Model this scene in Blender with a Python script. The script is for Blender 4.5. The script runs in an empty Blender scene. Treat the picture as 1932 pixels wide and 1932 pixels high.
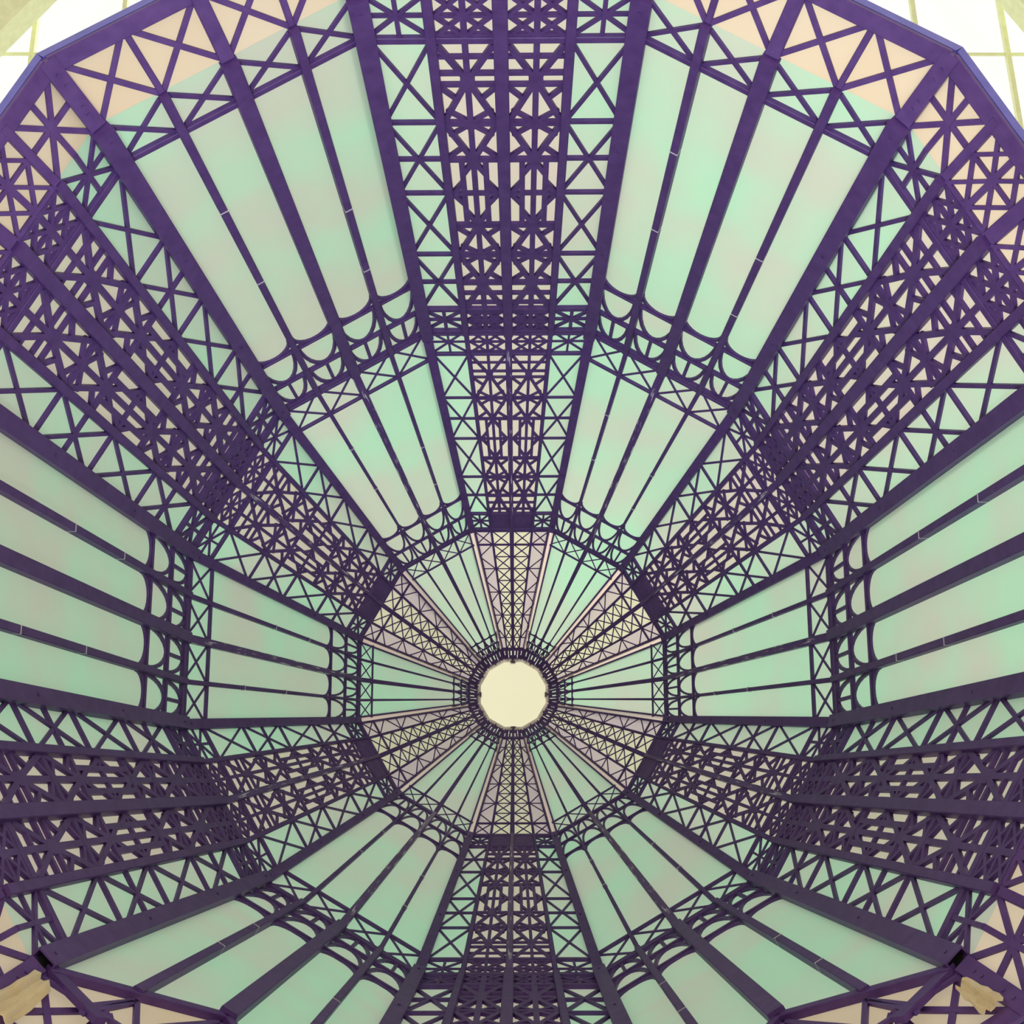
import bpy, math, random
from mathutils import Vector, Matrix
from mathutils.geometry import delaunay_2d_cdt

C = bpy.context.scene.collection
S = 4.0                                   # metres per unit: radius of the dome at its lower ring
random.seed(7)

# ---------------------------------------------------------------- camera, sky, sun, exposure
sc = bpy.context.scene
CAM_POS = (0.04389792, -0.58113061, -2.37580731)
CAM_ROT = (0.24265599, 0.00996539, 0.00298137)
FOCAL_PX = 2827.748


def rotvec(w):
    v = Vector(w)
    return Matrix.Rotation(v.length, 3, v.normalized())


Rw = rotvec(CAM_ROT)                      # rows: right, up, view (solved with x to the picture's right)
flip = lambda v: Vector((-v[0], v[1], v[2]))
right, up, view = flip(Rw[0]), flip(Rw[1]), flip(Rw[2])
cam_loc = flip(Vector(CAM_POS) * S)
cd = bpy.data.cameras.new('camera')
cd.sensor_fit = 'HORIZONTAL'
cd.sensor_width = 36.0
cd.lens = FOCAL_PX / 1932 * 36.0
cd.clip_end = 500
cam = bpy.data.objects.new('camera', cd)
M = Matrix.Identity(4)
for i in range(3):
    M[i][0], M[i][1], M[i][2], M[i][3] = right[i], up[i], -view[i], cam_loc[i]
cam.matrix_world = M
C.objects.link(cam)
sc.camera = cam

w = bpy.data.worlds.new('sky')
sc.world = w
w.use_nodes = True
bg = w.node_tree.nodes['Background']
bg.inputs['Color'].default_value = (1.0, 0.99, 0.93, 1)
bg.inputs['Strength'].default_value = 1.12

sd = bpy.data.lights.new('sun', 'SUN')
sd.energy = 2.4
sd.angle = math.radians(12)
sd.color = (1.0, 0.93, 0.82)
sun = bpy.data.objects.new('sun', sd)
sun_dir = Vector((-0.45, 0.75, 0.62))     # towards the sun: beyond the picture's top right
sun.rotation_euler = sun_dir.to_track_quat('Z', 'Y').to_euler()
sun.location = sun_dir * 40
C.objects.link(sun)

fd = bpy.data.lights.new('added_fill_spot', 'SPOT')   # added fill light, out of view, to brighten the upper ironwork
fd.energy = 5200
fd.color = (0.70, 0.76, 1.0)
fd.spot_size = math.radians(42)
fd.spot_blend = 0.8
fd.shadow_soft_size = 0.5
fill = bpy.data.objects.new('added_fill_spot', fd)
fill.location = (0.0, -6.5, cam_loc.z - 1.0)
fill.rotation_euler = (Vector((0, 3.6, 2.0)) - fill.location).to_track_quat('-Z', 'Y').to_euler()
C.objects.link(fill)

sc.view_settings.view_transform = 'Standard'
sc.view_settings.look = 'None'
sc.view_settings.gamma = 1
sc.view_settings.use_curve_mapping = False
sc.view_settings.exposure = 0.0
sc.cycles.max_bounces = 6
sc.cycles.diffuse_bounces = 4
sc.cycles.glossy_bounces = 2
sc.cycles.transparent_max_bounces = 10
sc.cycles.caustics_reflective = False
sc.cycles.caustics_refractive = False
sc.cycles.use_denoising = True


# ---------------------------------------------------------------- materials
def nodes(name):
    m = bpy.data.materials.new(name)
    m.use_nodes = True
    nt = m.node_tree
    nt.nodes.clear()
    out = nt.nodes.new('ShaderNodeOutputMaterial')
    return m, nt, out


def noise(nt, scale, detail=3, coord='Position', stretch=None):
    if coord == 'Position':
        g = nt.nodes.new('ShaderNodeNewGeometry'); src = g.outputs['Position']
    else:
        g = nt.nodes.new('ShaderNodeTexCoord'); src = g.outputs['Object']
    if stretch:
        mp = nt.nodes.new('ShaderNodeMapping')
        mp.inputs['Scale'].default_value = stretch
        nt.links.new(src, mp.inputs['Vector']); src = mp.outputs['Vector']
    n = nt.nodes.new('ShaderNodeTexNoise')
    n.inputs['Scale'].default_value = scale
    n.inputs['Detail'].default_value = detail
    nt.links.new(src, n.inputs['Vector'])
    return n.outputs['Fac']


def ramp(nt, fac, stops):
    r = nt.nodes.new('ShaderNodeValToRGB')
    e = r.color_ramp.elements
    while len(e) < len(stops):
        e.new(0.5)
    for el, (p, c) in zip(e, stops):
        el.position = p
        el.color = (*c, 1)
    nt.links.new(fac, r.inputs['Fac'])
    return r.outputs['Color']


def mix_color(nt, fac, a, b):
    n = nt.nodes.new('ShaderNodeMix')
    n.data_type = 'RGBA'
    nt.links.new(fac, n.inputs['Factor'])
    for sock, v in ((n.inputs['A'], a), (n.inputs['B'], b)):
        if isinstance(v, tuple):
            sock.default_value = (*v, 1)
        else:
            nt.links.new(v, sock)
    return n.outputs['Result']


def paint(name, dark, light, rough=0.5, streaked=False):
    m, nt, out = nodes(name)
    b = nt.nodes.new('ShaderNodeBsdfPrincipled')
    col = ramp(nt, noise(nt, 9, 5), [(0.3, dark), (0.7, light)])
    speck = ramp(nt, noise(nt, 60, 1), [(0.76, (0, 0, 0)), (0.8, (1, 1, 1))])
    col = mix_color(nt, speck, col, (light[0] * 1.8, light[1] * 1.8, light[2] * 1.6))
    if streaked:  # pale streaks drawn out along the post
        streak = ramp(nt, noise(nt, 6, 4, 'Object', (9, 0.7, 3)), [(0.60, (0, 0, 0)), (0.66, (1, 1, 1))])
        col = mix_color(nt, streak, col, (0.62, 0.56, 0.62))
    nt.links.new(col, b.inputs['Base Color'])
    b.inputs['Roughness'].default_value = rough
    b.inputs['Specular IOR Level'].default_value = 0.35
    nt.links.new(b.outputs[0], out.inputs[0])
    return m


def sheet(name, a, b_, back=0.35, scale=0.9):
    """Frosted plastic sheet: lets daylight through from outside and scatters it."""
    m, nt, out = nodes(name)
    col = ramp(nt, noise(nt, scale, 2), [(0.36, a), (0.64, b_)])
    tr = nt.nodes.new('ShaderNodeBsdfTranslucent')
    df = nt.nodes.new('ShaderNodeBsdfDiffuse')
    mx = nt.nodes.new('ShaderNodeMixShader')
    mx.inputs[0].default_value = back
    nt.links.new(col, tr.inputs['Color'])
    nt.links.new(col, df.inputs['Color'])
    nt.links.new(tr.outputs[0], mx.inputs[1])
    nt.links.new(df.outputs[0], mx.inputs[2])
    nt.links.new(mx.outputs[0], out.inputs[0])
    return m


def plain(name, col, rough=0.6):
    m, nt, out = nodes(name)
    b = nt.nodes.new('ShaderNodeBsdfPrincipled')
    c = ramp(nt, noise(nt, 7, 4), [(0.3, tuple(x * 0.88 for x in col)), (0.7, col)])
    nt.links.new(c, b.inputs['Base Color'])
    b.inputs['Roughness'].default_value = rough
    nt.links.new(b.outputs[0], out.inputs[0])
    return m


def clear(name, gloss=0.04):
    m, nt, out = nodes(name)
    t = nt.nodes.new('ShaderNodeBsdfTransparent')
    g = nt.nodes.new('ShaderNodeBsdfGlossy')
    g.inputs['Roughness'].default_value = 0.1
    mx = nt.nodes.new('ShaderNodeMixShader')
    mx.inputs[0].default_value = gloss
    nt.links.new(t.outputs[0], mx.inputs[1])
    nt.links.new(g.outputs[0], mx.inputs[2])
    nt.links.new(mx.outputs[0], out.inputs[0])
    return m


PURPLE = paint('purple_iron_paint', (0.085, 0.034, 0.165), (0.118, 0.055, 0.215))
STREAKED = paint('streaked_purple_paint', (0.085, 0.034, 0.165), (0.118, 0.055, 0.215), 0.35, True)
RIM = paint('blue_rim_paint', (0.09, 0.08, 0.40), (0.13, 0.11, 0.48), 0.35)
MINT = sheet('mint_sheet', (0.46, 0.76, 0.55), (0.57, 0.64, 0.53))
CREAM = sheet('cream_sheet', (0.66, 0.66, 0.52), (0.68, 0.62, 0.54))
PINK = sheet('skirt_sheet', (0.68, 0.56, 0.40), (0.70, 0.60, 0.46))
IVORY = sheet('ivory_sheet', (0.70, 0.71, 0.50), (0.72, 0.70, 0.54))
MAUVE = sheet('grey_mauve_sheet', (0.62, 0.56, 0.52), (0.58, 0.50, 0.52))
DISC = sheet('oculus_sheet', (0.80, 0.77, 0.57), (0.80, 0.77, 0.58), 0.2)
STRIP = sheet('cream_strip', (0.90, 0.74, 0.64), (0.86, 0.76, 0.66), 0.25)
SEAM = plain('seam_tape', (0.75, 0.72, 0.75))
LEDGE = sheet('pale_ledge', (0.56, 0.49, 0.45), (0.52, 0.46, 0.43), 0.3)
WHITE = sheet('light_leak_white', (0.97, 0.95, 0.95), (0.97, 0.96, 0.95), 0.2)
FABRIC = sheet('torn_fabric', (0.98, 0.86, 0.58), (0.98, 0.91, 0.70), 0.45, 5)
CLEAR = clear('clear_backing')
GLASS = clear('roof_glass', 0.06)
STEEL = plain('olive_roof_steel', (0.84, 0.88, 0.52), 0.5)
FLOOR = plain('pale_stone_floor', (0.55, 0.50, 0.46), 0.7)


# ---------------------------------------------------------------- mesh helpers (x across, y up the slope, z towards the inside)
def mesh(name, vf, mats):
    v, f = vf[0], vf[1]
    me = bpy.data.meshes.new(name)
    me.from_pydata(v, [], f)
    for m in (mats if isinstance(mats, (list, tuple)) else [mats]):
        me.materials.append(m)
    if len(vf) > 2:
        for p, i in zip(me.polygons, vf[2]):
            p.material_index = i
    me.update()
    return me


def prism(poly, z0, z1):
    """A polygon (counter-clockwise) in x, y raised from z0 to z1."""
    n = len(poly)
    v = [(x, y, z0) for x, y in poly] + [(x, y, z1) for x, y in poly]
    f = [tuple(range(n - 1, -1, -1)), tuple(range(n, 2 * n))]
    f += [(i, (i + 1) % n, n + (i + 1) % n, n + i) for i in range(n)]
    return v, f


def quad_of(p, q, wd, wq=None):
    wq = wd if wq is None else wq
    d = Vector((q[0] - p[0], q[1] - p[1])).normalized()
    nx, ny = -d.y, d.x
    return [(p[0] - nx * wd / 2, p[1] - ny * wd / 2), (q[0] - nx * wq / 2, q[1] - ny * wq / 2),
            (q[0] + nx * wq / 2, q[1] + ny * wq / 2), (p[0] + nx * wd / 2, p[1] + ny * wd / 2)]


def bar(p, q, wd, z0, z1, wq=None):
    return prism(quad_of(p, q, wd, wq), z0, z1)


def post(p, q, w0, w1, z0, z1, ch=0.006):
    """A chamfered box section from p to q: two edges towards the inside are eased."""
    d = Vector((q[0] - p[0], q[1] - p[1])).normalized()
    nx, ny = -d.y, d.x
    v = []
    for (x, y), wd in ((p, w0), (q, w1)):
        h = wd / 2
        for o, z in ((-h, z0), (-h, z1 - ch), (-h + ch, z1), (h - ch, z1), (h, z1 - ch), (h, z0)):
            v.append((x + nx * o, y + ny * o, z))
    f = [(0, 1, 2, 3, 4, 5), (11, 10, 9, 8, 7, 6)]
    f += [(i, i + 6, (i + 1) % 6 + 6, (i + 1) % 6) for i in range(6)]
    return v, f


def tube(w0, w1, L, z0, z1, wall=0.012, closed=False):
    """An open-ended square tube along y: outer and inner skins and the two end rims."""
    v, f = [], []
    for y, wd in ((0, w0), (L, w1)):
        h = wd / 2
        v += [(-h, y, z0), (h, y, z0), (h, y, z1), (-h, y, z1)]
        h -= wall
        v += [(-h, y, z0 + wall), (h, y, z0 + wall), (h, y, z1 - wall), (-h, y, z1 - wall)]
    for i in range(4):
        j = (i + 1) % 4
        f += [(i, j, 8 + j, 8 + i), (4 + j, 4 + i, 12 + i, 12 + j), (j, i, 4 + i, 4 + j), (8 + i, 8 + j, 12 + j, 12 + i)]
    if closed:
        f += [(7, 6, 5, 4), (12, 13, 14, 15)]
    return v, f


def pane(poly, t=0.012):
    """A sheet: the inner face is frosted, the outer face and edges are clear."""
    v, f = prism(poly, -t, 0.0)
    return v, f, [1, 0] + [1] * len(poly)


def fuse(quads, z0, z1):
    """One cut-out plate: the union of overlapping flat pieces, raised from z0 to z1."""
    v2, fc = [], []
    for q in quads:
        fc.append(list(range(len(v2), len(v2) + len(q))))
        v2 += [Vector(p) for p in q]
    vs, es, fs, ov, oe, of = delaunay_2d_cdt(v2, [], fc, 0, 1e-5, True)
    tris = [t for t, o in zip(fs, of) if len(o)]
    n = len(vs)
    v = [(p.x, p.y, z0) for p in vs] + [(p.x, p.y, z1) for p in vs]
    f, edge = [], {}
    for t in tris:
        t = list(t)
        a, b, c = (vs[i] for i in t)
        if (b - a).x * (c - a).y - (b - a).y * (c - a).x < 0:
            t.reverse()
        f.append(tuple(n + i for i in t))
        f.append(tuple(reversed(t)))
        for i in range(3):
            edge[(t[i], t[(i + 1) % 3])] = True
    for (a, b) in edge:
        if (b, a) not in edge:
            f.append((a, b, n + b, n + a))
    used = sorted({i for g in f for i in g})
    idx = {i: k for k, i in enumerate(used)}
    return [v[i] for i in used], [tuple(idx[i] for i in g) for g in f]


def strip(path, wd):
    """Flat quads along a path, overlapping at the joints."""
    out = []
    for a, b in zip(path, path[1:]):
        d = (Vector(b) - Vector(a)); d = d.normalized() * wd * 0.25
        out.append(quad_of((a[0] - d.x, a[1] - d.y), (b[0] + d.x, b[1] + d.y), wd))
    return out


# ---------------------------------------------------------------- the dome's rings: skirt edge, lower ring, two joints, oculus
RING = [(1.07881551, -0.12409987), (1.0, 0.0), (0.82101733, 1.23694332), (0.46881947, 2.01251267), (0.11623457, 2.38428499)]
RING = [(r * S, h * S) for r, h in RING]


def ring_point(t, k):
    a = math.radians(105 - 30 * k)        # k = 0 is the corner left of twelve o'clock, clockwise in the photo
    r, h = RING[t]
    return Vector((-r * math.cos(a), r * math.sin(a), h))


def frame_of(o, xa, ya):
    za = xa.cross(ya).normalized()
    m = Matrix.Identity(4)
    for i in range(3):
        m[i][0], m[i][1], m[i][2], m[i][3] = xa[i], ya[i], za[i], o[i]
    return m


def facet_frame(t, k):
    a, b, c, d = ring_point(t, k), ring_point(t, k + 1), ring_point(t + 1, k), ring_point(t + 1, k + 1)
    o = (a + b) / 2
    return frame_of(o, (a - b).normalized(), ((c + d) / 2 - o).normalized())


def rib_frame(t, k):
    a, b = ring_point(t, k), ring_point(t + 1, k)
    ya = (b - a).normalized()
    inward = Vector((-a.x, -a.y, 0)).normalized()
    xa = ya.cross(inward).normalized()
    return frame_of(a, xa, ya)


SIN15 = math.sin(math.radians(15))
HW = [(RING[t][0] * SIN15, RING[t + 1][0] * SIN15) for t in range(4)]
LEN = [((RING[t][0] - RING[t + 1][0]) ** 2 * math.cos(math.radians(15)) ** 2 + (RING[t + 1][1] - RING[t][1]) ** 2) ** 0.5 for t in range(4)]


def P(t, s, v):
    """Facet point: s from -1 to 1 across, v from 0 to 1 up the slope."""
    a, b = HW[t]
    return (s * (a + (b - a) * v), v * LEN[t])


def cell(t, s0, s1, v0, v1):
    if t == 3:
        v1 = min(v1, 0.962)
    c = [P(t, s0, v0), P(t, s1, v0), P(t, s1, v1), P(t, s0, v1)]
    if t == 3:                            # the panes of the top tier stop short of the striped ribs
        lim = lambda x, e: max(-e, min(e, x))
        c = [(lim(x, HW[3][0] - 0.030), y) if y < 0.5 else (lim(x, HW[3][1] - 0.018), y) for x, y in c]
    return c


K = [0.95, 1.0, 0.64, 0.40]               # how stout the ironwork of each tier is
ZP = [0.004, 0.004, 0.003, 0.003]         # back of the flat plates
ZQ = [0.024, 0.028, 0.018, 0.010]         # front of the flat plates
ZB = [0.040, 0.042, 0.030, 0.016]         # front of the crossbars
ZM = [0.055, 0.085, 0.050, 0.026]         # front of the mullions
ZR = [0.060, 0.110, 0.065, 0.032]         # front of the corner ribs


def fret_half(t, sgn, rows):
    """The fine cut-out plates between the centre post and a divider; rows name the bays."""
    k = K[t]
    H = lambda x, v: P(t, sgn * (0.055 + x * 0.42), v)
    out = []
    w1, w2 = 0.049 * k, 0.040 * k
    front = ZQ[t] + 0.009 * k
    L = lambda a, b, wd: quad_of(H(*a), H(*b), wd)
    for name, v0, v1 in rows:
        q = []
        if name == 'grid':
            m = (v0 + v1) / 2
            q.append(L((0.5, v0), (0.5, v1), w1))
            for x in (0.25, 0.75):
                for va, vb in ((v0, m), (m, v1)):
                    q.append(L((x - 0.25, va), (x + 0.25, vb), 0.031 * k)); q.append(L((x - 0.25, vb), (x + 0.25, va), 0.031 * k))
            for v in (v0 + 0.004, m, v1 - 0.004):
                q.append(L((-0.04, v), (1.04, v), 0.031 * k))
        elif name in ('arrow', 'arrow_down'):
            g = (lambda f: v0 + (v1 - v0) * f) if name == 'arrow' else (lambda f: v1 - (v1 - v0) * f)
            q.append(L((0.5, v0), (0.5, v1), w1))
            for f in (0.16, 0.36, 0.5):
                q.append(L((-0.04, g(f)), (1.04, g(f)), w2 * (0.85 if f < 0.3 else 1)))
            q.append(L((-0.04, g(0.99)), (1.04, g(0.99)), w2))
            for e in (0, 1):
                s = 1 - 2 * e
                q.append(L((e, g(0.02)), (0.5, g(0.45)), w1)); q.append(L((0.5, g(0.45)), (e, g(0.97)), w1))
                q.append(L((e - 0.03 * s, g(0.53)), (e + 0.30 * s, g(0.70)), w2))
                q.append(L((0.5, g(0.99)), (e + 0.06 * s, g(0.83)), w2 * 0.9))
        elif name in ('fan', 'fan_down'):
            g = (lambda f: v0 + (v1 - v0) * f) if name == 'fan' else (lambda f: v1 - (v1 - v0) * f)
            q.append(L((0.5, v0), (0.5, v1), w1))
            for f in (0.02, 0.98):
                q.append(L((-0.04, g(f)), (1.04, g(f)), w2))
            for e in (0, 1):
                s = 1 - 2 * e
                q.append(L((e, g(0.05)), (0.5, g(1.0)), w1))
                q.append(L((0.5, g(0.02)), (e + 0.07 * s, g(0.33)), w2 * 0.9))
                q.append(L((e - 0.03 * s, g(0.95)), (e + 0.30 * s, g(0.66)), w2))
        elif name == 'cage':
            m = (v0 + v1) / 2; dv = v1 - v0
            q.append(L((0.5, v0), (0.5, v1), w1))
            for x in (0.25, 0.75):
                q.append(L((x, v0), (x, v1), w1))
            for v in (v0 + 0.01 * dv, m, v1 - 0.01 * dv):
                q.append(L((-0.04, v), (1.04, v), w2))
            for x in (0.25, 0.75):
                q.append(L((0.5, v0 + 0.02 * dv), (x, v0 + 0.22 * dv), w1)); q.append(L((0.5, v1 - 0.02 * dv), (x, v1 - 0.22 * dv), w1))
                e = 0 if x < 0.5 else 1
                q.append(L((e, m), (x, m - 0.17 * dv), w1)); q.append(L((e, m), (x, m + 0.17 * dv), w1))
        elif name == 'punched':
            n, r = 8, 5
            for i in range(n + 1):
                x = i / n
                q.append(L((x, v0), (x, v1), 0.030 if 0 < i < n else 0.024))
            for j in range(r + 1):
                v = v0 + (v1 - v0) * j / r
                q.append(L((-0.04, v), (1.04, v), 0.034))
        q += [blob(H(x, g(f)), 0.062 * k) for x, f in ((0.5, 0.45),) if name.startswith('arrow')]
        q += [blob(H(x, g(f)), 0.056 * k) for x, f in ((0.5, 0.93), (0.5, 0.05)) if name.startswith('fan')]
        dz = 0.0018 * (len(out) % 3)       # neighbouring plates lap at their edges
        out.append(fuse(q, ZP[t] + dz, front + dz))
    return out


def blob(c, r, n=8):
    return [(c[0] + r * math.cos(2 * math.pi * (i + 0.5) / n), c[1] + r * math.sin(2 * math.pi * (i + 0.5) / n)) for i in range(n)]


def add(lst, name, vf, mat, label=None, kind=None):
    lst.append((name, mesh(name, vf, mat), label, kind))


def lattice_parts(t):
    """Lattice bay of the two lower tiers: centre post, dividers, braced side strips, fretwork."""
    A = []
    k = K[t]
    side, mid = MINT, CREAM
    for sg in (-1, 1):
        a, b = sorted((sg * 1.0, sg * 0.51)); add(A, 'pane', pane(cell(t, a, b, 0, 1)), [side, CLEAR], 'mint side pane')
        a, b = sorted((sg * 0.51, 0.0)); add(A, 'pane', pane(cell(t, a, b, 0, 1)), [mid, CLEAR], 'cream centre pane')
    wpost = 0.115 * k
    taper = HW[t][1] / HW[t][0]
    add(A, 'centre_post', post(P(t, 0, 0.0), P(t, 0, 1.0), wpost, wpost * taper, 0.0, ZM[t]), STREAKED if t == 2 else PURPLE)
    for sg in (-1, 1):
        add(A, 'divider_post', post(P(t, sg * 0.51, 0), P(t, sg * 0.51, 1), 0.078 * k, 0.078 * k * taper, 0.0, ZM[t] * 0.85), PURPLE)
    e = 0.965
    for v, wd in ((0.098, 0.070), (0.905, 0.066), (0.995, 0.066)):
        add(A, 'crossbar', post(P(t, -e, v), P(t, e, v), wd * k, wd * k, 0.0, ZB[t]), PURPLE)
    if t == 2:
        add(A, 'crossbar', post(P(t, -e, 0.012), P(t, e, 0.012), 0.05 * k, 0.05 * k, 0.0, ZB[t]), PURPLE)
    bw = 0.034 * k
    for sg in (-1, 1):
        s0, s1 = sg * 0.525, sg * 0.955
        sm = (s0 + s1) / 2
        for v in (0.3, 0.4, 0.5, 0.7, 0.8):
            add(A, 'crossbar', bar(P(t, s0, v), P(t, s1, v), 0.038 * k, ZP[t] - 0.004, ZQ[t] + 0.004), PURPLE)
        for v0, v1 in ((0.1, 0.3), (0.3, 0.5), (0.5, 0.7), (0.7, 0.9)):
            add(A, 'brace', bar(P(t, s0, v0 + 0.006), P(t, s1, v1 - 0.006), bw, ZP[t], ZQ[t]), PURPLE)
            add(A, 'brace', bar(P(t, s1, v0 + 0.006), P(t, s0, v1 - 0.006), bw, ZP[t] + 0.002, ZQ[t] + 0.002), PURPLE)
        for v0, v1 in ((0.002, 0.09), (0.912, 0.985)):
            vm = (v0 + v1) / 2
            add(A, 'brace', bar(P(t, s0, v0), P(t, s1, v1), bw, ZP[t], ZQ[t]), PURPLE)
            add(A, 'brace', bar(P(t, s1, v0), P(t, s0, v1), bw, ZP[t] + 0.002, ZQ[t] + 0.002), PURPLE)
            add(A, 'brace', bar(P(t, s0, vm), P(t, s1, vm), bw, ZP[t] - 0.002, ZQ[t] - 0.002), PURPLE)
            add(A, 'brace', bar(P(t, sm, v0 - 0.006), P(t, sm, v1 + 0.006), bw, ZP[t] - 0.004, ZQ[t] + 0.004), PURPLE)
        rows = [('grid', 0.0, 0.09), ('arrow', 0.105, 0.3), ('fan', 0.3, 0.4), ('cage', 0.4, 0.6), ('fan_down', 0.6, 0.7), ('fan', 0.7, 0.8), ('arrow_tail', 0.8, 0.9)]
        rows[-1] = ('tail', 0.8, 0.9)
        q = [r for r in rows if r[0] != 'tail']
        q.append(('punched', 0.91, 0.992) if t == 2 else ('grid', 0.912, 0.99))
        for vf in fret_half(t, sg, q):
            add(A, 'fretwork', vf, PURPLE)
        H = lambda x, v: P(t, sg * (0.055 + x * 0.42), v)
        tail = [quad_of(H(0.5, 0.8), H(0.5, 0.9), 0.053 * k), blob(H(0.5, 0.805), 0.062 * k)]
        for v in (0.803, 0.84, 0.876):
            tail.append(quad_of(H(-0.04, v), H(1.04, v), 0.040 * k))
        for x in (0, 1):
            tail.append(quad_of(H(0.5, 0.805), H(x, 0.9), 0.053 * k))
        add(A, 'fretwork', fuse(tail, ZP[t] + 0.0035, ZQ[t] + 0.009 * k + 0.0035), PURPLE)
    return A


def arc(t, s0, s1, va, vb, n=12):
    sm, h = (s0 + s1) / 2, abs(s1 - s0) / 2
    return [P(t, sm - h * math.cos(math.pi * i / n), va + (vb - va) * math.sin(math.pi * i / n)) for i in range(n + 1)]


def glazed_parts(t, portal=False):
    """Glazed bay: four long panes with rounded heads, a braced foot row and two rows of arches."""
    A = []
    k = K[t]
    taper = HW[t][1] / HW[t][0]
    vf0 = 0.092 if t == 1 else 0.118 if t == 2 else 0.11
    va, vb, vc = (0.808, 0.908, 1.0) if t == 1 else (0.81, 0.908, 1.0) if t == 2 else (0.785, 0.85, 0.912)
    ss = (-1, -0.5, 0, 0.5, 1)
    g = lambda s: max(0.0, 0.205 * (1 - abs(s) / 0.93)) if portal else 0.0   # two bays rise to a low gable over an opening
    for i in range(4):
        a, b = ss[i], ss[i + 1]
        poly = [P(t, a, g(a)), P(t, b, g(b)), P(t, b, 1), P(t, a, 1)] if portal else cell(t, a, b, 0, 1)
        add(A, 'pane', pane(poly), [MINT, CLEAR], 'frosted mint pane')
    if portal:
        for sg in (-1, 1):
            add(A, 'gable_rail', post(P(t, sg * 0.93, 0), P(t, sg * 0.0, 0.205), 0.075, 0.075, -0.005, 0.06), PURPLE, 'dark sloping rail at the foot')
            tri = [P(t, sg * 0.93, 0), P(t, 0, 0), P(t, 0, 0.205)]
            add(A, 'pane', pane(tri if sg < 0 else tri[::-1]), [PINK, CLEAR], 'peach pane under the sloping rail')
            add(A, 'foot_brace', bar(P(t, sg * 0.90, 0.006), P(t, sg * 0.46, -0.045), 0.10, 0.004, 0.05), PURPLE)
            for p, q in (((0.57, -0.05), (0.46, 0.075)), ((0.46, 0.085), (0.60, -0.03)), ((0.46, 0.085), (0.30, 0.0)), ((0.90, -0.02), (0.30, -0.02)), ((0.30, 0.0), (0.0, 0.19))):
                add(A, 'brace', bar(P(t, sg * p[0], p[1]), P(t, sg * q[0], q[1]), 0.040, ZP[t], ZQ[t]), PURPLE)
    for i, s in enumerate((-0.5, 0, 0.5)):
        wd = (0.13 if s == 0 else 0.072) * k
        vf = post(P(t, s, g(s)), P(t, s, 1), wd, wd * (taper if t < 3 else 0.45), 0.0, ZM[t] * (1.05 if s == 0 else 0.9))
        add(A, 'mullion', vf, STREAKED if t == 2 and s == 0 else PURPLE)
        if s and t < 3:
            for v in ((0.30, 0.53) if s > 0 else (0.46, 0.66)):
                add(A, 'seam', bar(P(t, s - 0.036, v), P(t, s + 0.036, v), 0.012 * k, 0.0, ZM[t] * 0.9 + 0.003), SEAM, 'pale seam across the mullion')
    e = 0.965
    bars = [(vf0, 0.058), (va, 0.038), (vb, 0.044), (0.995 if t < 3 else vc, 0.058)]
    if t > 1:
        bars.append((0.014, 0.06))
    for v, wd in bars[1:] if portal else bars:
        add(A, 'crossbar', post(P(t, -e, v), P(t, e, v), wd * k, wd * k, 0.0, ZB[t]), PURPLE)
    bw = (0.034 if t == 1 else 0.03) * k
    for i in range(4):
        s0, s1 = ss[i] + (0.05 if i == 0 else 0.03), ss[i + 1] - (0.05 if i == 3 else 0.03)
        if not portal:
            add(A, 'brace', bar(P(t, s0, 0.008), P(t, s1, vf0 - 0.006), bw, ZP[t], ZQ[t]), PURPLE)
            add(A, 'brace', bar(P(t, s1, 0.008), P(t, s0, vf0 - 0.006), bw, ZP[t] + 0.002, ZQ[t] + 0.002), PURPLE)
        m = 0.02
        hwid = (s1 - s0) / 2 * HW[t][1] * 1.1
        rise = hwid / LEN[t] * (1.0 if t < 3 else 1.1)
        aw = 0.034 * k
        add(A, 'arch', fuse(strip(arc(t, s0 - 0.008, s1 + 0.008, va - rise, va - 0.002), aw), ZP[t], ZQ[t]), PURPLE, 'rounded head of a long pane')
        add(A, 'arch', fuse(strip(arc(t, s0 + 0.008, s1 - 0.008, va, vb - 0.003), aw), ZP[t], ZQ[t]), PURPLE)
        fan = strip(arc(t, s0 + 0.02, s1 - 0.02, vb, vc - 0.008), aw)
        sm = (s0 + s1) / 2
        fan.append(quad_of(P(t, sm, vb), P(t, sm, vc - 0.004), aw))
        add(A, 'fan_arch', fuse(fan, ZP[t], ZQ[t]), PURPLE)
    if t == 3:
        add(A, 'slotted_plate', slots(t), PURPLE)
    return A


def slots(t):
    """Slotted closing plate below the oculus; two short gaps in its upper rail let the daylight in."""
    q = [quad_of(P(t, -0.95, 0.918), P(t, 0.95, 0.918), 0.03)]
    for a, b in ((-0.95, -0.56), (-0.36, 0.36), (0.56, 0.95)):
        q.append(quad_of(P(t, a, 0.977), P(t, b, 0.977), 0.054))
    for i in range(7):
        s = -0.92 + 1.84 * i / 6
        q.append(quad_of(P(t, s, 0.912), P(t, s, 0.994), 0.024 if i != 3 else 0.032))
    return fuse(q, ZP[t], ZQ[t] + 0.004)


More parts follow.
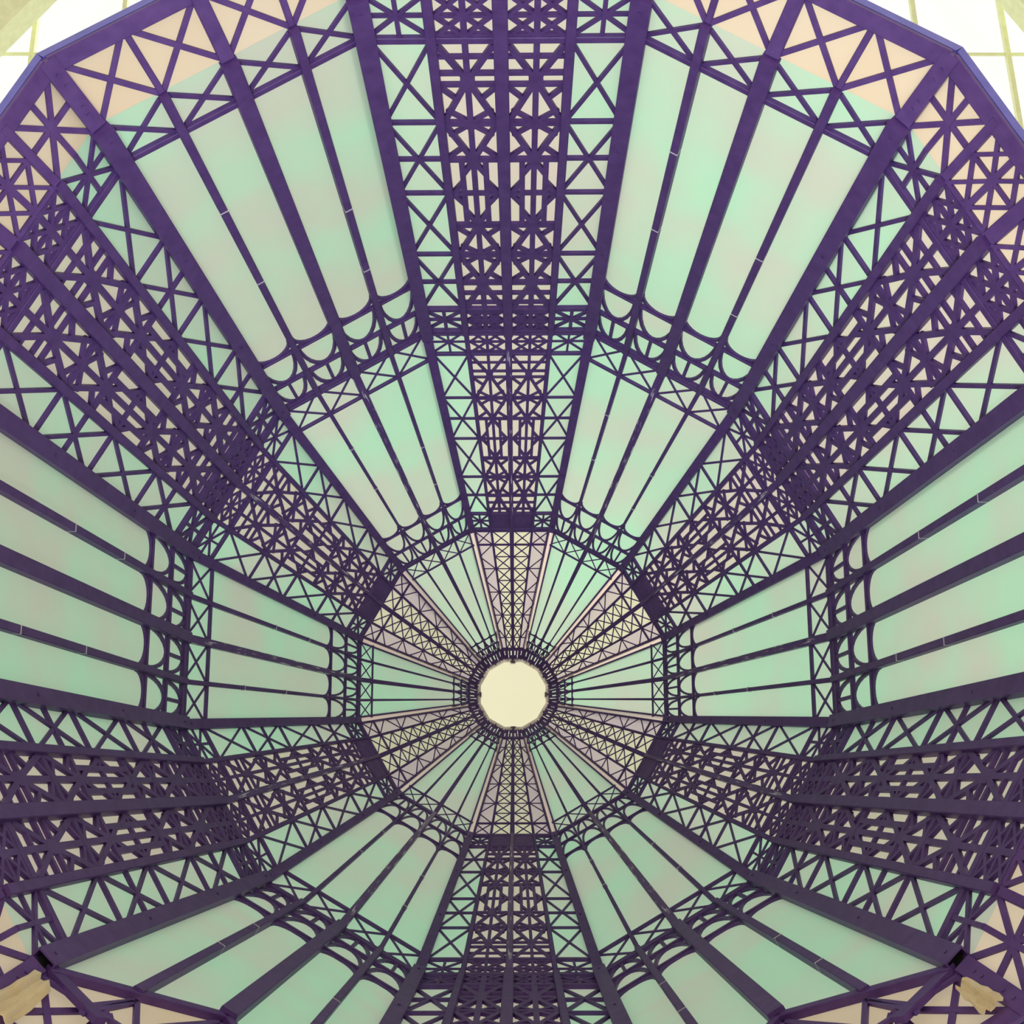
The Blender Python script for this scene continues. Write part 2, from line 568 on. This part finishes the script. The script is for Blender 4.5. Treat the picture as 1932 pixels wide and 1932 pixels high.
def crown_lattice_parts():
    """Lattice bay of the top tier: two ladders of crosses between zigzag side strips."""
    t, A = 3, []
    k = K[t]
    taper = 0.42
    for sg in (-1, 1):
        a, b = sorted((sg * 1.0, sg * 0.51)); add(A, 'pane', pane(cell(t, a, b, 0, 1)), [MAUVE, CLEAR], 'grey mauve side pane')
        a, b = sorted((sg * 0.51, 0.0)); add(A, 'pane', pane(cell(t, a, b, 0, 1)), [IVORY, CLEAR], 'ivory centre pane')
    add(A, 'centre_post', post(P(t, 0, 0), P(t, 0, 1), 0.052, 0.030, 0.0, ZM[t]), PURPLE)
    for sg in (-1, 1):
        add(A, 'divider_post', post(P(t, sg * 0.51, 0), P(t, sg * 0.51, 1), 0.030, 0.016, 0.0, ZM[t] * 0.85), PURPLE)
    for v, wd in ((0.012, 0.030), (0.112, 0.024), (0.91, 0.026)):
        add(A, 'crossbar', post(P(t, -0.95, v), P(t, 0.95, v), wd, wd, 0.0, ZB[t], 0.003), PURPLE)
    vs = [0.112 + 0.0887 * i for i in range(10)]
    for sg in (-1, 1):
        H = lambda x, v: P(t, sg * (0.05 + x * 0.45), v)
        q = []
        for v0, v1 in [(0.012, 0.112)] + list(zip(vs, vs[1:])):
            q += [quad_of(H(0, v0), H(1, v1), 0.0125), quad_of(H(1, v0), H(0, v1), 0.0125)]
            q.append(quad_of(H(-0.04, v1), H(1.04, v1), 0.0125))
        q.append(quad_of(H(0, 0.012), H(0, 0.912), 0.006)); q.append(quad_of(H(1, 0.012), H(1, 0.912), 0.006))
        add(A, 'fretwork', fuse(q, ZP[t], ZQ[t]), PURPLE)
        G = lambda x, v: P(t, sg * (0.53 + x * 0.42), v)
        q = [quad_of(G(0, 0.012), G(1, 0.11), 0.013), quad_of(G(1, 0.012), G(0, 0.11), 0.013)]
        for i in range(0, 8, 2):
            q += [quad_of(G(0, vs[i]), G(1, vs[i + 1]), 0.0125), quad_of(G(1, vs[i + 1]), G(0, vs[i + 2]), 0.0125)]
            q.append(quad_of(G(-0.04, vs[i + 2]), G(1.03, vs[i + 2]), 0.0125))
        q.append(quad_of(G(0, 0.012), G(0, 0.912), 0.006)); q.append(quad_of(G(1, 0.012), G(1, 0.912), 0.006))
        add(A, 'zigzag_brace', fuse(q, ZP[t], ZQ[t]), PURPLE)
    add(A, 'slotted_plate', slots(t), PURPLE)
    return A


def skirt_parts(lattice):
    t, A = 0, []
    if lattice:
        for a, b in ((-1, -0.51), (-0.51, 0), (0, 0.51), (0.51, 1)):
            add(A, 'pane', pane(cell(t, a, b, 0, 1)), [PINK, CLEAR])
        add(A, 'centre_post', post(P(t, 0, 0.05), P(t, 0, 0.97), 0.11, 0.11, 0.0, ZM[t]), PURPLE)
        for sg in (-1, 1):
            add(A, 'divider_post', post(P(t, sg * 0.51, 0.05), P(t, sg * 0.51, 0.99), 0.07, 0.07, 0.0, ZM[t] * 0.8), PURPLE)
            s0, s1 = sg * 0.53, sg * 0.95
            sm = (s0 + s1) / 2
            for (a, b), dz in zip((((s0, 0.1), (s1, 1.0)), ((s1, 0.1), (s0, 1.0)), ((s0, 0.55), (s1, 0.55)), ((sm, 0.08), (sm, 1.0))), (0, 0.002, -0.002, 0.004)):
                add(A, 'brace', bar(P(t, *a), P(t, *b), 0.042, ZP[t] + dz, ZQ[t] + dz), PURPLE)
            for vf in fret_half(t, sg, [('grid', 0.06, 1.0)]):
                add(A, 'fretwork', vf, PURPLE)
    else:
        ss = (-1, -0.5, 0, 0.5, 1)
        for i in range(4):
            add(A, 'pane', pane(cell(t, ss[i], ss[i + 1], 0, 1)), [PINK, CLEAR])
        for s in (-0.5, 0, 0.5):
            wd = 0.11 if s == 0 else 0.05
            add(A, 'mullion', post(P(t, s, 0.05), P(t, s, 0.99), wd, wd, 0.0, ZM[t] * (1 if s == 0 else 0.6)), PURPLE)
        for i in range(4):
            s0, s1 = ss[i] + (0.05 if i == 0 else 0.02), ss[i + 1] - (0.05 if i == 3 else 0.02)
            add(A, 'brace', bar(P(t, s0, 0.12), P(t, s1, 0.985), 0.042, ZP[t], ZQ[t]), PURPLE)
            add(A, 'brace', bar(P(t, s1, 0.12), P(t, s0, 0.985), 0.042, ZP[t] + 0.002, ZQ[t] + 0.002), PURPLE)
    add(A, 'bottom_rail', post(P(t, -0.985, 0.085), P(t, 0.985, 0.085), 0.125, 0.125, 0.0, ZB[t]), PURPLE)
    # flange of the outer rim: a box lying outside the lower edge
    h = HW[0][0]
    v, f = prism([(-h, -0.012), (h, -0.012), (h, 0.055), (-h, 0.055)], -0.105, -0.014)
    v = [(x * (1 + 0.026 / h) if z < -0.05 else x, y, z) for x, y, z in v]
    add(A, 'rim_flange', (v, f), RIM, 'blue painted outer rim')
    return A


def rib_parts(t, closed=True):
    A = []
    L = (ring_point(t + 1, 0) - ring_point(t, 0)).length
    if t == 3:
        for sg in (-1, 1):
            add(A, 'edge_angle', bar((sg * 0.037, 0.02), (sg * 0.021, L - 0.01), 0.020, -0.010, ZR[t] + 0.004, 0.012), PURPLE, 'dark edge of the cream strip')
        q = quad_of((0, 0.02), (0, L - 0.01), 0.056, 0.034)
        v, f, mi = pane(q)
        v = [(x, y, z + 0.014) for x, y, z in v]
        add(A, 'cream_strip', (v, f, mi), [STRIP, CLEAR], 'cream painted strip between dark edges')
        return A
    w0 = (0.125, 0.155, 0.10)[t]
    w1 = (0.125, 0.120, 0.072)[t]
    vf = tube(w0, w1, L + (0.03 if t == 1 else 0), -0.02, ZR[t], closed=closed)
    add(A, 'square_tube', vf, PURPLE)
    z = ZR[t]
    for y in (0.12, L * 0.36, L * 0.68, L - 0.12):
        n, r = 8, 0.012
        poly = [(r * math.cos(2 * math.pi * i / n), y + r * math.sin(2 * math.pi * i / n)) for i in range(n)]
        add(A, 'bolt', prism(poly, z - 0.002, z + 0.008), PURPLE)
    return A


HOURS = ('twelve', 'one', 'two', 'three', 'four', 'five', 'six', 'seven', 'eight', 'nine', 'ten', 'eleven')
TIER = ('flaring skirt at the bottom', 'tall lower tier', 'middle tier', 'small top tier')


def place(name, label, cat, group, matrix, parts):
    r = bpy.data.objects.new(name, None)
    r.empty_display_size = 0.2
    r.matrix_world = matrix
    r['label'], r['category'], r['group'] = label, cat, group
    C.objects.link(r)
    for n, me, lab, kind in parts:
        o = bpy.data.objects.new(n, me)
        o.parent = r
        if lab:
            o['label'] = lab
        if kind:
            o['kind'] = kind
        C.objects.link(o)
    return r


# ---------------------------------------------------------------- floor of the hall and glass roof above the dome
def struct(name, vf, mat, parent=None):
    o = bpy.data.objects.new(name, mesh(name, vf, mat))
    C.objects.link(o)
    if parent:
        o.parent = parent
    else:
        o['kind'] = 'structure'
    return o


FZ = cam_loc.z - 1.6
struct('floor', prism([(-45, -45), (45, -45), (45, 45), (-45, 45)], FZ - 0.3, FZ), FLOOR)

ROOF_Z = 16.0


def ray_at(px, py, z):
    d = right * ((px - 966) / FOCAL_PX) - up * ((py - 966) / FOCAL_PX) + view
    return cam_loc + d * ((z - cam_loc.z) / d.z)


roof = bpy.data.objects.new('ceiling', None)
roof['kind'] = 'structure'
roof.location = (0, 0, ROOF_Z)
C.objects.link(roof)


def roof_part(name, vf, mat):
    o = bpy.data.objects.new(name, mesh(name, vf, mat))
    o.parent = roof
    C.objects.link(o)


apex = ray_at(837, -6146, ROOF_Z).xy      # the glazing bars run together far beyond the picture's top
foot = [ray_at(75 + 164.3 * (i - 4), 0, ROOF_Z).xy for i in range(20)]
rows = [0.62, 0.82, None, 1.3, 1.75, 2.3]
mid_l, mid_r = ray_at(0, 105, ROOF_Z).xy, ray_at(1888, 105, ROOF_Z).xy


def on_bar(i, f):
    return apex + (foot[i] - apex) * f


fm = ((mid_r - apex).length / (foot[15] - apex).length)
rows[2] = fm
for i in range(20):
    a, b = on_bar(i, rows[0]), on_bar(i, rows[-1])
    roof_part('glazing_bar', bar(a, b, 0.085, -0.10, 0.02), STEEL)
for r in rows:
    for i in range(19):
        roof_part('purlin', bar(on_bar(i, r), on_bar(i + 1, r), 0.05, -0.05, 0.0), STEEL)
for r0, r1 in zip(rows, rows[1:]):
    for i in range(19):
        roof_part('pane', prism([on_bar(i, r0), on_bar(i, r1), on_bar(i + 1, r1), on_bar(i + 1, r0)][::-1], 0.022, 0.034), GLASS)
for (p, q, wd) in (((-60, 105), (120, -75), 0.62), ((1878, -70), (1990, 60), 0.62)):
    a, b = ray_at(*p, ROOF_Z - 0.8).xy, ray_at(*q, ROOF_Z - 0.8).xy
    d = (b - a).normalized() * 6
    roof_part('girder', post(a - d, b + d, wd, wd, -1.1, -0.5, 0.04), STEEL)

# ---------------------------------------------------------------- the dome: panels of every tier, then the corner ribs
KIND = {0: 'skirt', 1: 'lower', 2: 'middle', 3: 'top'}
protos = {(0, 1): skirt_parts(True), (0, 0): skirt_parts(False), (1, 1): lattice_parts(1), (1, 0): glazed_parts(1),
          (2, 1): lattice_parts(2), (2, 0): glazed_parts(2), (3, 1): crown_lattice_parts(), (3, 0): glazed_parts(3)}
portal = glazed_parts(1, True)
for t in range(4):
    for k in range(12):
        lat = 1 if k % 2 == 0 else 0
        hour = HOURS[k]
        if t == 0:
            name = 'skirt_panel'
            label = f"{'star-braced' if lat else 'cross-braced'} cream skirt panel with blue rim, at {hour} o'clock in the photo"
        elif lat:
            name = 'lattice_panel'
            label = f"purple lattice panel of the {TIER[t]}, at {hour} o'clock in the photo"
        else:
            name = 'glazed_panel'
            label = f"arched mint glazed panel of the {TIER[t]}, at {hour} o'clock in the photo"
        place(name, label, 'panel', f"{name.split('_')[0]} panels of the {TIER[t]}", facet_frame(t, k),
              portal if t == 1 and k in (5, 7) else protos[(t, lat)])
ribs = [rib_parts(t) for t in range(4)]
open_rib = rib_parts(1, False)          # two tubes show their open ends
for t in range(4):
    for k in range(12):
        look = 'cream striped corner rib' if t == 3 else 'dark purple corner rib'
        place('corner_rib', f"{look} of the {TIER[t]}, between {HOURS[k - 1]} and {HOURS[k]} o'clock", 'rib',
              f"corner ribs of the {TIER[t]}", rib_frame(t, k), open_rib if t == 1 and k in (5, 8) else ribs[t])

# ---------------------------------------------------------------- oculus cap
RO, ZO = RING[4]


def gon(r, z, n=12, off=15):
    return [(r * math.cos(math.radians(off + 360 / n * i)), r * math.sin(math.radians(off + 360 / n * i)), z) for i in range(n)]


def ring_mesh(profile, n=12, off=15):
    v, f = [], []
    for r, z in profile:
        v += gon(r, z, n, off)
    m = len(profile)
    for j in range(m):
        a, b = j * n, ((j + 1) % m) * n
        f += [(a + i, a + (i + 1) % n, b + (i + 1) % n, b + i) for i in range(n)]
    return v, f


A = []
add(A, 'ledge', ring_mesh([(RO + 0.003, -0.025), (RO - 0.040, -0.025), (RO - 0.040, 0.000), (RO + 0.003, 0.000)]) + ([0] * 12 + [1] * 36,), [LEDGE, CLEAR], 'pale grey ledge round the opening')
v, f = [], []
n = 36
v = gon(RO - 0.026, 0.030, 36, 0) + gon(RO - 0.026, 0.042, 36, 0)
f = [tuple(range(n - 1, -1, -1)), tuple(range(n, 2 * n))] + [(i, (i + 1) % n, n + (i + 1) % n, n + i) for i in range(n)]
add(A, 'disc', (v, f, [0] + [1] * (n + 1)), [DISC, CLEAR], 'cream translucent disc')
for i in range(24):  # white pieces stand in for daylight leaking through gaps in the ring
    a = math.radians(7.5 + 15 * i)
    c, s = math.cos(a), math.sin(a)
    b = Vector((c * (RO - 0.004), s * (RO - 0.004)))
    d = Vector((-s, c)) * 0.014
    add(A, 'light_leak', bar(b - d, b + d, 0.018, -0.036, -0.026), WHITE, 'small white piece standing in for a light leak')
for i in range(4):
    a = math.radians(90 * i)
    b = Vector((math.cos(a), math.sin(a))) * (RO - 0.046)
    d = Vector((-math.sin(a), math.cos(a))) * 0.030
    add(A, 'bracket', bar(b - d, b + d, 0.030, -0.02, 0.04), PURPLE, 'small dark bracket')
place('oculus', 'round cream disc with pale ledge at the very top of the dome', 'oculus', 'top opening', Matrix.Translation((0, 0, ZO)), A)


# ---------------------------------------------------------------- torn fabric showing at two lower corners
def rag(name, label, corner, du, dv, seed, size):
    rnd = random.Random(seed)
    m = rib_frame(0, corner)
    nx, ny = 7, 7
    v, f = [], []
    for j in range(ny):
        for i in range(nx):
            x, y = (i / (nx - 1) - 0.5) * size[0] * (1 - 0.35 * j / ny), j / (ny - 1) * size[1]
            v.append((x + rnd.uniform(-1, 1) * 0.010, y + rnd.uniform(-1, 1) * 0.012, 0.025 * math.sin(i * 1.9) + rnd.uniform(-1, 1) * 0.010))
    f = [(j * nx + i, j * nx + i + 1, (j + 1) * nx + i + 1, (j + 1) * nx + i) for j in range(ny - 1) for i in range(nx - 1)]
    n = len(v)
    v += [(x, y, z - 0.004) for x, y, z in v]
    f += [tuple(n + q for q in reversed(g)) for g in f]
    rim = [i for i in range(nx)] + [(j + 1) * nx - 1 for j in range(1, ny)] + [(ny - 1) * nx + i for i in range(nx - 2, -1, -1)] + [j * nx for j in range(ny - 2, 0, -1)]
    f += [(b, a, n + a, n + b) for a, b in zip(rim, rim[1:] + rim[:1])]
    o = bpy.data.objects.new(name, mesh(name, (v, f), FABRIC))
    o.matrix_world = m @ Matrix.Translation((du, dv, 0.13))
    o['label'], o['category'], o['group'] = label, 'fabric', 'torn fabric at the lower corners'
    C.objects.link(o)


rag('torn_fabric', 'crumpled cream fabric tucked in the skirt corner at lower left', 8, 0.12, 0.05, 3, (0.22, 0.42))
rag('torn_fabric', 'crumpled cream fabric tucked in the skirt corner at lower right', 5, -0.12, 0.12, 5, (0.16, 0.30))
